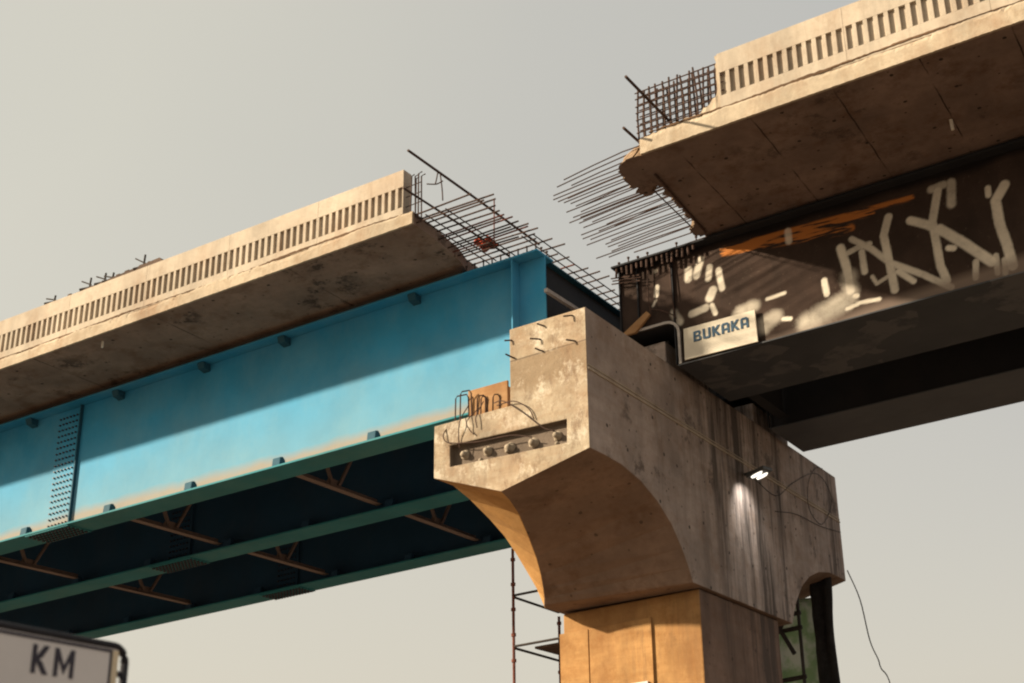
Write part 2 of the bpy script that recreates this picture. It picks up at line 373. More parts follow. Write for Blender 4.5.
# plinth formwork on the ledge with hairpin bars
m = MB(); m.box(-12.30, -11.60, 18.75, 19.3, 8.252, 8.80); m.box(-12.34, -11.55, 18.70, 18.748, 8.35, 8.86)
m.build('plinth_form', PLY, pier, bevel=.01)
for by in (20.15, 23.8, 27.6):
    m = MB(); m.box(-12.6, -11.6, by-.4, by+.4, 8.252, 8.70); m.build('bearing_plinth', CAPM, pier, bevel=.02)
    m = MB(); m.box(-12.45, -11.75, by-.3, by+.3, 8.702, 8.925); m.build('bearing', STEELD, pier)
for by in (22.6, 26.7):
    m = MB(); m.box(-10.7, -9.98, by-.95, by+.95, 9.622, 10.15); m.build('bearing_plinth', CAPM, pier, bevel=.02)
    m = MB(); m.box(-10.6, -10.1, by-.5, by+.5, 10.152, 10.345); m.build('bearing', STEELD, pier)
for hx in (-12.52, -12.40, -12.1, -11.95, -11.8):
    yy = R_.uniform(18.48, 18.68); hz = R_.uniform(8.55, 8.86); lw = R_.uniform(.05,.2)
    m = MB(); m.tube([(hx,yy,8.2),(hx+.01,yy,hz-.04),(hx+.04,yy,hz),(hx+lw,yy+.05,hz+.01),(hx+lw+.03,yy+.06,hz-.05),(hx+lw+.02,yy+.1,8.2)], .012, 6)
    m.build('hairpin_bar', REBAR, pier)
def wire(pts, r, parent, name='tie_wire', mat=REBAR, sub=5):
    out = []
    P = [Vector(p) for p in pts]; P = [2*P[0]-P[1]] + P + [2*P[-1]-P[-2]]
    for i in range(1, len(P)-2):
        a, b, c, d = P[i-1:i+3]
        for k in range(sub):
            t = k/sub
            out.append(.5*((2*b)+(-a+c)*t+(2*a-5*b+4*c-d)*t*t+(-a+3*b-3*c+d)*t**3))
    out.append(P[-2]); m = MB(); m.tube(out, r, 6); return m.build(name, mat, parent, smooth=True) if parent else m
for pts in ([(-12.5,18.5,8.3),(-12.6,18.36,8.05),(-12.55,18.36,7.9),(-12.35,18.37,7.83)], [(-12.2,18.5,8.5),(-12.25,18.33,8.2),(-12.3,18.36,7.95),(-12.3,18.4,7.72)],
            [(-12.0,18.5,8.4),(-12.12,18.33,8.15),(-12.08,18.36,8.0),(-12.0,18.37,7.9)], [(-11.9,18.5,8.5),(-11.95,18.35,8.2),(-11.93,18.35,8.0)],
            [(-11.7,18.5,8.42),(-11.4,18.33,8.33),(-11.05,18.36,8.05),(-10.7,18.38,7.72),(-10.5,18.42,7.62)], [(-11.55,18.36,8.3),(-11.2,18.33,8.28),(-10.95,18.36,8.1),(-10.85,18.37,7.9)],
            [(-12.35,18.37,7.83),(-11.9,18.36,7.75),(-11.3,18.37,7.72),(-10.9,18.38,7.6)]):
    wire(pts, .009, pier)

# ---------------------------------------------------------------- blue girders
GXE = -11.60
def make_blue():
    g = thing('steel_plate_girder', 'blue steel plate girder nearest the camera with sunlit web and bolted splice', 'steel girder', (GXE, 20.15, 8.93), 'blue girders of the left span')
    XL = -46
    m = MB(); m.box(XL, GXE, 20.135, 20.165, 8.973, 11.79); m.build('web', BLUE, g)
    m = MB(); m.box(XL, GXE, 19.80, 20.50, 8.93, 8.97); m.build('bottom_flange', BLUEB, g, bevel=.004)
    m = MB(); m.box(XL, GXE, 19.85, 20.45, 11.793, 11.83); m.build('top_flange', BLUE, g, bevel=.004)
    m = MB(); m.box(-12.172, -12.148, 19.87, 20.132, 8.975, 11.79); m.build('stiffener', BLUE, g)
    for sx in (-12.16,):
        m = MB(); m.box(sx-.012, sx+.012, 20.168, 20.43, 8.975, 11.79); m.build('stiffener', BLUE, g)
    x = -13.3
    while x > -45:
        m = MB(); m.box(x-.008, x+.008, 20.168, 20.38, 8.975, 11.79); m.build('stiffener', BLUED, g); x -= 4.56
    for x in [-12.95, -15.25, -17.54, -19.83, -22.1, -24.6, -27, -29.3, -31.6, -34, -36.3]:
        m = MB(); m.prism([(19.83,8.972),(20.02,8.972),(20.0,9.10),(19.93,9.16),(19.85,9.14)], 'x', x-.10, x+.10); m.build('flange_lug', BLUED, g, bevel=.015)
    for x in [-14.45, -17.67, -19.83, -22.3, -25, -27.5, -30]:
        m = MB(); m.prism([(19.9,11.79),(20.132,11.79),(20.132,11.62),(19.95,11.66)], 'x', x-.09, x+.09); m.build('top_lug', BLUED, g, bevel=.015)
    def splice(y0, y1):
        m = MB(); m.box(-24.22, -23.52, y0, y1, 9.05, 11.72)
        s = -1 if y0 < 20.15 else 1; yo = y0 if s < 0 else y1
        for i in range(6):
            for k in range(19):
                bx, bz = -24.14 + i*.105, 9.13 + k*.137
                if s < 0:
                    n = 6; rr = .019
                    vs = [(bx+rr*math.cos(t*math.pi/3), yo, bz+rr*math.sin(t*math.pi/3)) for t in range(6)] + [(bx+rr*math.cos(t*math.pi/3), yo-.04, bz+rr*math.sin(t*math.pi/3)) for t in range(6)]
                    m.add(vs, [(6,7,8,9,10,11)] + [(t, (t+1) % 6, (t+1) % 6+6, t+6) for t in range(6)], 1)
        return m
    splice(20.118, 20.133).build('splice_plate', [BLUE, KMD], g); splice(20.167, 20.182).build('splice_plate', [BLUE, KMD], g)
    m = MB(); m.box(-23.50, -23.47, 20.06, 20.133, 9.0, 11.79); m.build('splice_rib', BLUED, g)
    m = MB(); m.box(-24.5, -23.2, 19.82, 20.48, 8.905, 8.927)
    for i in range(13):
        for k in range(5): m.box(-24.45+i*.098, -24.40+i*.098, 19.88+k*.12, 19.92+k*.12, 8.872, 8.904, 1)
    m.build('flange_splice', [BLUEB, KMD], g)
    for i in range(9):
        for dy in (-.2, 0, .2):
            m = MB(); x = -13.2 + i*.19; m.tube([(x,20.15+dy,11.82),(x,20.15+dy,11.98)], .014, 6); m.tube([(x,20.15+dy,11.98),(x,20.15+dy,12.0)], .026, 6); m.build('shear_stud', REBAR, g)
    return g
blue = make_blue()
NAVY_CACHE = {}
def navy_data(me):     # inner girders take the darker copy, their shade put into the paint
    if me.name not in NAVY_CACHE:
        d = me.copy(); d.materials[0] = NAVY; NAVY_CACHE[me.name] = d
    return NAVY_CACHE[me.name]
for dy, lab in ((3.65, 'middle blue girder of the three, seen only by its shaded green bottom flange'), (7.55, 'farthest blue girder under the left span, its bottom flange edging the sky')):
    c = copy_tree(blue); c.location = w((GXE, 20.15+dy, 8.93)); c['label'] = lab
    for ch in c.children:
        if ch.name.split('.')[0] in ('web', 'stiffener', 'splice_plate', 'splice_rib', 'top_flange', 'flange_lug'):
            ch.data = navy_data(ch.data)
# cross braces between them
def make_brace(x, y0, y1, label):
    b = thing('cross_brace', label, 'steel bracing', (x, y0, 9.1), 'braces between the blue girders')
    ym = (y0+y1)/2
    m = MB(); m.box(x-.075, x+.075, y0, y1, 9.10, 9.115); m.box(x-.075, x-.062, y0, y1, 9.116, 9.24); m.build('bottom_chord', BRACE, b)
    m = MB(); m.box(x-.06, x+.06, y0, y1, 11.55, 11.565); m.box(x-.06, x-.048, y0, y1, 11.44, 11.549); m.build('top_chord', BRACE, b)
    for s in (-1, 1):
        m = MB(); m.bar((x+.02, ym+s*.12, 9.2), (x+.02, ym+s*(y1-y0)*.46, 11.5), .06, .06); m.build('diagonal', BRACE, b)
    m = MB(); m.prism([(ym-.3,9.118),(ym+.3,9.118),(ym+.16,9.32),(ym-.16,9.32)], 'x', x-.045, x-.03); m.build('gusset_plate', BRACE, b)
    return b
bx = [-13.3 - 4.56*i for i in range(7)]
for i, x in enumerate(bx):
    for k, (y0, y1) in enumerate(((20.5, 23.6), (24.15, 27.5))):
        row = 'nearer' if k == 0 else 'farther'
        lab = ['%s row brace hidden beside the crosshead' % row, 'dusty brown brace in the %s row, nearest the crosshead' % row, '%s row brown brace, second from the crosshead under the blue girders' % row,
               '%s row brown brace nearest the picture edge, third from the crosshead' % row][min(i, 3)] if i < 4 else '%s row brace far along the left span, number %s from the pier' % (row, ['five','six','seven'][i-4])
        if i < 4: make_brace(x, y0, y1, lab)
# end diaphragm and lateral strut
for k, (y0, y1, lab) in enumerate(((20.44, 23.55, 'dark end diaphragm plate behind the near blue girder end'), (24.09, 27.45, 'dark end diaphragm plate between the middle and farthest blue girders'))):
    d = thing('end_diaphragm', lab, 'steel diaphragm', (-11.8, y0, 9.6), 'end diaphragms of the blue span')
    m = MB(); m.box(-11.81, -11.79, y0, y1, 9.5, 11.80); m.build('plate', BOXD, d)
    m = MB(); m.box(-11.93, -11.67, y0, y1, 11.803, 11.83); m.build('top_flange', BLUED, d)
    m = MB(); m.box(-11.90, -11.70, y0, y1, 9.47, 9.497); m.build('bottom_flange', BLUED, d)
m = MB(); m.bar((-11.52, 20.0, 11.02), (-11.52, 24.0, 11.10), .07, .07)
tag(m.build('lateral_strut', STRUT, None, at=(-11.52, 20.0, 11.02)), 'thin pale steel strut poking out behind the blue girder end', 'steel strut')

# ---------------------------------------------------------------- decks and parapets
def chip(v, a): return v + R_.uniform(-a, a)
def parapet_panel(deck, xa, xb, yf, z0, zs0, zs1, zt, pitch, x_first, ragged=None):
    m = MB(); d = .06; yb = yf + .24
    m.box(xa+.0015, xb-.0015, yf+d, yb, z0, zt)                             # back wall
    n_ = max(1, round((xb-xa)/pitch)); pitch = (xb-xa)/n_; x = xa + pitch*.21
    slots = []
    while x + pitch*.58 < xb:
        slots.append((x + R_.uniform(-.004,.004), x + pitch*.58 + R_.uniform(-.006,.006)))
        x += pitch
    def strip(x0, x1, za, zb, nx):                                       # front relief with a slightly uneven face
        m.box(x0, x1, yf + R_.uniform(-.003,.003), yf+d, za, zb)
    n = max(1, int((xb-xa)/.55))
    m.box(xa+.0015, xb-.0015, yf, yf+d, zs1, zt); m.box(xa+.0015, xb-.0015, yf, yf+d, z0, zs0)
    px = xa + .0015
    for (s0, s1) in slots:
        m.box(px, s0, yf+.001, yf+d, zs0, zs1); px = s1
    m.box(px, xb-.0015, yf+.001, yf+d, zs0, zs1)
    return m.build('parapet_panel', PARAPET, deck, bevel=.004)
def edge_strip(deck, x0, x1, y, z0, z1, name='edge_beam'):
    # slab edge with a broken, wandering upper arris
    m = MB(); n = int((x1-x0)/.045); vs = []
    for i in range(n+1):
        x = x0 + (x1-x0)*i/n; t = math.sin(x*1.7)*.028+math.sin(x*5.3+1)*.016+math.sin(x*13.1)*.008+R_.uniform(-.014,.014)-(R_.random() < .06)*R_.uniform(.02,.06)
        vs += [(x, y+R_.uniform(0,.0015), z0+R_.uniform(-.004,.004)), (x, y+R_.uniform(0,.0025), z1-.06+t), (x, y+.03, z1+t*.6), (x, y+.055, z1+.001), (x, y+.055, z0)]
    fs = []
    for i in range(n):
        for k in range(5):
            a, b = i*5+k, i*5+(k+1) % 5; fs.append((a, b, b+5, a+5))
    fs += [(0,1,2,3,4), tuple(n*5+k for k in range(5))[::-1]]
    m.add(vs, fs); return m.build(name, EDGE, deck)
def crumbly_joint(deck, x0, x1, y, z):     # dirt filled, crumbling bed joint under the parapet
    m = MB(); n = int((x1-x0)/.05); vs = []; ph = R_.uniform(0, 6)
    for i in range(n+1):
        x = x0+(x1-x0)*i/n; a = max(0, math.sin(x*.9+ph)+.55*math.sin(x*3.1+1)+.35)*.012 + R_.uniform(0,.012); zz = z+.03*math.sin(x*1.3+ph)*.5+R_.uniform(-.006,.006)
        vs += [(x,y,zz-a),(x,y,zz+a+.002),(x,y+.03,zz+a+.002),(x,y+.03,zz-a)]
    fs = [(i*4+k, i*4+(k+1) % 4, i*4+(k+1) % 4+4, i*4+k+4) for i in range(n) for k in range(4)] + [(0,1,2,3), (n*4+3,n*4+2,n*4+1,n*4)]
    m.add(vs, fs); return m.build('bed_joint', JOINT, deck)
# left deck
ld = thing('bridge_deck', 'left span concrete deck with slotted parapet and bare bar ends over the blue girders', 'bridge deck', (-13.2, 18.2, 12.0))
LXE, LY = -13.02, 17.93
m = MB(); out = [(-46, LY+.056), (LXE, LY+.056), (LXE-.02, 18.6), (-13.12, 19.2), (-13.16, 19.6), (-13.30, 20.1), (-13.35, 21.5), (-13.3, 24), (-13.4, 27), (-13.35, 30.4), (-46, 30.4)]
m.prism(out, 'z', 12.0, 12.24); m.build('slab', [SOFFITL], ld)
edge_strip(ld, -46, LXE, LY, 11.995, 12.25)
crumbly_joint(ld, -46, LXE-.2, LY+.035, 12.27)
for gy in (20.15, 23.8, 27.7):
    m = MB(); m.box(-46, -13.35, gy-.12, gy+.2, 11.833, 11.997); m.build('haunch', DARKC, ld)  # haunch darkened against bounce off the sunlit flange
xs = [-17.38 - 2.18*k for k in range(13, -3, -1)]
xs = [x for x in xs if x < -13.3] + [-13.25]
for a, b in zip(xs[:-1], xs[1:]):
    parapet_panel(ld, a, b, LY+.04, 12.252, 12.42, 12.84, 13.19, .1557, 0)
m = MB(); m.box(-46, -13.4, 30.1, 30.34, 12.242, 13.15); m.build('rear_parapet', PARAPET, ld)
m = MB(); m.tube([(-20.93,17.99+.25,12.02),(-20.93,18.24,11.86)], .022, 8); m.build('drain_pipe', PVC, ld)
# bars from the slab end
y = 18.02
while y < 30.2:
    for lay in (0, 1):
        zz = 12.20 if lay == 0 else 12.06
        if lay == 1 and (y > 20.3 or R_.random() < .6): continue
        yy = y + lay*.05
        tip = -11.58 + R_.uniform(-.28, .12) if y < 20.4 else -11.55 + R_.uniform(-.25, .15)
        m = MB(); sag = R_.uniform(-.015, .03); m.tube([(-13.6,yy,zz),(-12.8,yy,zz+sag*.3),(tip,yy+R_.uniform(-.03,.03),zz-sag)], .016, 6)
        m.build('rebar', REBAR if R_.random() < .8 else REDBAR, ld)
    y += .19 if y < 20.3 else .30
for tx, z_, y1 in ((-13.0,12.17,20.4), (-12.78,12.12,20.3), (-12.35,12.09,20.6), (-11.95,12.22,27.9), (-11.7,12.17,28.0)):
    m = MB(); m.tube([(tx,18.0 if tx < -12.1 else 19.9,z_),(tx+.02,y1,z_)], .012, 6); m.build('transverse_rebar', REBAR, ld)
# parapet end bars
for (px_, py_) in ((-13.12,18.02),(-13.04,18.06),(-12.95,18.02),(-12.95,18.12),(-13.1,18.14)):
    m = MB(); m.tube([(px_,py_,12.1),(px_+R_.uniform(-.02,.02),py_,13.02),(px_+.05,py_+.03,13.06)], .013, 6); m.build('starter_bar', REBAR, ld)
for z_ in (12.45, 12.65, 12.85):
    m = MB(); m.tube([(-13.28,18.06,z_),(-12.93,18.06,z_+.01)], .009, 6); m.build('starter_tie', REBAR, ld)
m = MB(); m.tube([(-12.3,19.5,11.9),(-12.29,19.5,12.92)], .012, 6); m.build('marker_bar', REDBAR, ld)
# loose parts lying on the left deck
m = MB(); m.tube([(-12.0,16.38,12.36),(-11.99,18.4,12.36),(-12.0,20.62,12.36)], .022, 8)
tag(m.build('steel_bar', REBAR, None, at=(-12.0,18.4,12.36)), 'long thick steel bar jutting highest past the edge of the left deck', 'steel bar', 'loose bars laid across the deck ends')
m = MB(); m.tube([(-12.76,17.3,12.33),(-12.7,18.5,12.30),(-12.66,20.6,12.31)], .02, 8)
tag(m.build('steel_bar', REBAR, None, at=(-12.7,18.4,12.33)), 'second steel bar laid across, beside the left parapet end', 'steel bar', 'loose bars laid across the deck ends')
tw = thing('hanging_wire', 'scrap of bent tie wire hanging from the highest jutting bar', 'wire', (-12.0, 17.25, 12.3))
for pts in ([(-12.0,17.25,12.36),(-12.02,17.24,12.22),(-12.03,17.22,12.12)], [(-12.16,17.15,12.13),(-12.05,17.2,12.11),(-12.0,17.24,12.12),(-11.93,17.3,12.18)], [(-11.99,17.3,12.36),(-11.96,17.32,12.05),(-11.95,17.33,11.82)]):
    wire(pts, .011, tw, 'wire_strand')
m = MB(); rv = []; nn = 7
for i in range(nn):
    for k in range(nn):
        rv.append((-12.95+.075*k*.7+R_.uniform(-.02,.02), 19.8+.07*i+R_.uniform(-.02,.02), 12.31+.10*math.sin(k*1.1)*math.sin(i*.9+1)+.05+R_.uniform(0,.03)))
rv2 = [(a, b, c-.03) for a, b, c in rv]
idx = lambda i, k: i*nn+k
fs = [(idx(i,k), idx(i,k+1), idx(i+1,k+1), idx(i+1,k)) for i in range(nn-1) for k in range(nn-1)]
fs2 = [tuple(j+nn*nn for j in f[::-1]) for f in fs]
rim = [idx(0,k) for k in range(nn)] + [idx(i,nn-1) for i in range(1,nn)] + [idx(nn-1,k) for k in range(nn-2,-1,-1)] + [idx(i,0) for i in range(nn-2,0,-1)]
fs3 = [(rim[i], rim[(i+1) % len(rim)], rim[(i+1) % len(rim)]+nn*nn, rim[i]+nn*nn) for i in range(len(rim))]
m.add(rv+rv2, fs+fs2+fs3)
tag(m.build('red_rag', RAG, None, smooth=True, at=(-12.9,20.0,12.25)), 'crumpled orange red cloth lying on the bare bars', 'cloth')
fb = thing('formwork_beam', 'dark timber strip with clamp rods along the top of the left parapet', 'timber beam', (-20.9,18.14,13.192))
m = MB(); m.add([(-22.9,18.06,13.193),(-19.2,18.06,13.193),(-19.2,18.2,13.193),(-22.9,18.2,13.193),(-22.9,18.06,13.21),(-19.35,18.06,13.35),(-19.35,18.2,13.35),(-22.9,18.2,13.21)], [(0,3,2,1),(4,5,6,7),(0,1,5,4),(1,2,6,5),(2,3,7,6),(3,0,4,7)])
m.build('timber', TIMBER, fb)
for cx, h in ((-22.42,.2),(-21.38,.3),(-20.95,.28),(-20.72,.22),(-19.85,.36)):
    m = MB(); m.tube([(cx,18.12,13.2),(cx+.03,18.12,13.22+h)], .022, 6); m.tube([(cx-.22,18.1,13.22+h*.95),(cx+.05,18.12,13.22+h*.45)], .016, 6); m.tube([(cx-.2,18.05,13.23+h*.2),(cx+.16,18.15,13.22+h*.25)], .026, 6); m.build('clamp', STEELD, fb)
for k in range(9):
    x = -22.2+k*.32+R_.uniform(-.1,.1); zt = 13.195 + (x+22.9)*.0366
    m = MB(); m.box(x, x+R_.uniform(.05,.14), 18.07, 18.17, zt-.01, zt+R_.uniform(.03,.07)); m.build('timber_wedge', TIMBER, fb)

# right deck
rd = thing('bridge_deck', 'right span concrete deck with a jagged broken end above the black girders', 'bridge deck', (-8.5, 18.3, 11.85))
RY = 18.03
jag = [(-8.50,RY+.056),(-8.8,18.06),(-8.97,18.12),(-9.06,18.24),(-9.15,18.42),(-9.12,18.55),(-9.20,18.66),(-9.17,18.80),(-9.22,18.92),(-9.12,19.02),(-9.20,19.14),(-9.17,19.27),(-9.11,19.40),(-8.98,19.35),(-8.92,19.15),(-8.8,19.12),(-8.74,19.21),(-8.78,19.4),(-8.86,19.52),(-8.79,19.63),(-8.81,19.80),(-8.85,20.05),(-8.82,20.2),(-8.88,20.42),(-8.84,20.65),(-8.9,20.85),(-9.04,20.95),(-9.1,21.15),(-9.0,21.33),(-8.87,21.29),(-8.85,22.4),(-8.8,24),(-8.9,26.4),(-8.85,30.6)]
jj = []
for a, b in zip(jag[:-1], jag[1:]):
    L_ = math.hypot(b[0]-a[0], b[1]-a[1]); k = max(1, int(L_/.05)) if a[1] < 22 else max(1, int(L_/.3))
    for i in range(k):
        t = i/k; jj.append((a[0]+(b[0]-a[0])*t+R_.uniform(-.032,.032), a[1]+(b[1]-a[1])*t+R_.uniform(-.02,.02)))
jj.append(jag[-1])
m = MB(); n = len(jj); rings = []
for z_, off in ((11.85, 0), (11.93, .03), (12.02, .05), (12.12, .1), (12.2, .14)):
    rings.append([(x+off*1.6+R_.uniform(-.02,.02)*(z_ > 11.86), y+(off*1.3 if y < 18.5 else 0), z_) for x, y in jj] + [(14, 30.6, z_), (14, RY+.056, z_)])
N = n+2
for r in rings: m.add(r, [])
fs = []
m2f = []
for i in range(len(rings)-1):
    for k in range(N):
        a, b = i*N+k, i*N+(k+1) % N
        m.f.append((a, b, b+N, a+N)); m.m.append(1 if k < n-1 else 0)
m.f.append(tuple(range(N))); m.m.append(0); m.f.append(tuple(range((len(rings)-1)*N, len(rings)*N))); m.m.append(1)
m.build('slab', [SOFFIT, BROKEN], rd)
edge_strip(rd, -8.56, 14, RY, 11.845, 12.16)
crumbly_joint(rd, -8.4, 13.9, RY+.026, 12.20)
# ragged curb remnant below the bare cage
m = MB(); vs = []; n = 24
for i in range(n+1):
    t = i/n; x = -8.5+1.36*t; h = 12.18+.06*t+.24*max(0, t-.72)/.28 + R_.uniform(-.03,.03)
    vs += [(x, RY+.03+R_.uniform(0,.02), 12.1), (x, RY+.035+R_.uniform(0,.025), h), (x, RY+.27, h+R_.uniform(-.02,.03)), (x, RY+.28, 12.1)]
fs = [(i*4+k, i*4+(k+1) % 4, i*4+(k+1) % 4+4, i*4+k+4) for i in range(n) for k in range(4)] + [(0,1,2,3), (n*4+3,n*4+2,n*4+1,n*4)]
m.add(vs, fs); m.build('broken_curb', EDGE, rd)
xs = [-7.13, -5.02] + [-5.02 + 2.18*k for k in range(1, 9)]
for a, b in zip(xs[:-1], xs[1:]):
    parapet_panel(rd, a, b, RY+.04, 12.165, 12.42, 12.85, 13.22, .1623, 0)
m = MB(); vs = []      # ragged end of the first panel
n = 16
for i in range(n+1):
    z_ = 12.2+1.0*i/n; x = -7.16+R_.uniform(-.035,.02) - .1*max(0, 1-i/4)
    vs += [(x, RY+.05, z_), (x+R_.uniform(-.02,.02), RY+.16, z_), (x+R_.uniform(-.02,.03), RY+.27, z_), (-7.125, RY+.275, z_), (-7.125, RY+.045, z_)]
fs = [(i*5+k, i*5+(k+1) % 5, i*5+(k+1) % 5+5, i*5+k+5) for i in range(n) for k in range(5)] + [(0,1,2,3,4), tuple(n*5+k for k in range(5))[::-1]]
m.add(vs, fs); m.build('broken_edge', EDGE, rd)
for gy in (21.5, 23.7, 25.83, 27.6):
    m = MB(); m.box(-8.8, 14, gy-.15, gy+.32, 11.785, 11.848); m.build('haunch', BOXD, rd)
m = MB(); m.box(-8.6, 14, 30.3, 30.54, 12.202, 13.2); m.build('rear_parapet', PARAPET, rd)
m = MB(); m.tube([(-4.05,20.1,11.87),(-4.04,20.1,11.66)], .028, 8); m.build('drain_pipe', PVC, rd)
# bare bars pointing left, drooping
TIPS = [(-9.94,17.94),(-10.15,18.08),(-9.93,18.18),(-10.42,18.42),(-10.39,18.53),(-10.2,18.53),(-10.25,18.72),(-10.46,18.94),(-10.11,18.91),(-10.46,19.18),(-10.25,19.08),(-10.61,19.31),(-10.48,19.43),(-10.27,19.53),(-10.67,19.84),(-10.11,19.76),(-10.72,19.99),(-10.03,19.91),(-10.78,20.25),(-10.49,20.43),(-10.34,20.64),(-10.9,20.83),(-10.69,20.93)]
TIPS += [(-10.3+R_.uniform(-.25,.15)-.18*(v-18.2)/2.8, v) for v in (18.3,18.62,18.85,19.25,19.37,19.62,19.9,20.1,20.35,20.55,20.75)]
for i, (tx, ty) in enumerate(TIPS):
    zb = 12.02 + R_.uniform(-.02,.03); yb = ty + .19*(-8.9-tx)/1.4 + R_.uniform(-.015,.015)
    m = MB(); m.tube([(-8.4,yb,zb),(-8.9,yb,zb),(tx*.5-8.9*.5,yb*.5+ty*.5+.004,zb*.5+11.80*.5+.012),(tx,ty,11.80)], .0105, 6); m.build('rebar', REBAR, rd)
yb = 21.4
while yb < 30:
    m = MB(); m.tube([(-8.4,yb,12.05),(-10.2+R_.uniform(-.3,.3),yb,12.0)], .0115, 6); m.build('rebar', REBAR, rd); yb += .33
# bare parapet cage
for lay, yy in ((0, RY+.08), (1, RY+.22)):
    for i in range(13):
        x = -8.60 + i*.118 + (0 if lay == 0 else .035)
        z1 = 13.13 - .05*(i % 3 == 1) - (.08 if i > 10 else 0) + R_.uniform(-.02,.04)
        m = MB(); m.tube([(x,yy,12.1),(x+R_.uniform(-.015,.015),yy+R_.uniform(-.01,.01),12.6),(x+R_.uniform(-.04,.04),yy,z1)], .0165, 6); m.build('cage_upright', REBAR, rd)
    for k in range(7):
        z_ = 12.28+k*.13; m = MB(); m.tube([(-8.63,yy-.015,z_+R_.uniform(-.012,.012)),(-7.9,yy-.015,z_),(-7.05,yy-.015,z_+R_.uniform(-.02,.02))], .0115, 6); m.build('cage_rail', REBAR, rd)
for (a, b, lab) in (((-8.06,16.61,12.36),(-8.08,18.35,12.37), 'thick steel bar slanting across the bare parapet cage'), ((-8.69,17.73,12.24),(-8.68,18.9,12.25), 'short steel bar stub poking out under the foot of the bare cage')):
    m = MB(); m.tube([a, b], .024, 8); tag(m.build('steel_bar', REBAR, None, at=a), lab, 'steel bar', 'loose bars laid across the deck ends')
m = MB(); m.tube([(-8.64,18.74,11.82),(-8.83,21.18,11.825)], .022, 6); tag(m.build('steel_bar', REBAR, None, at=(-8.64,18.74,11.82)), 'steel bar fixed flat under the soffit beside the jagged deck end', 'steel bar', 'loose bars laid across the deck ends')
m = MB(); m.tube([(-8.91,19.20,11.835),(-8.96,20.9,11.835)], .013, 6); tag(m.build('steel_bar', REBAR, None, at=(-8.91,19.2,11.83)), 'thinner bar crossing the bite in the jagged deck end', 'steel bar', 'loose bars laid across the deck ends')

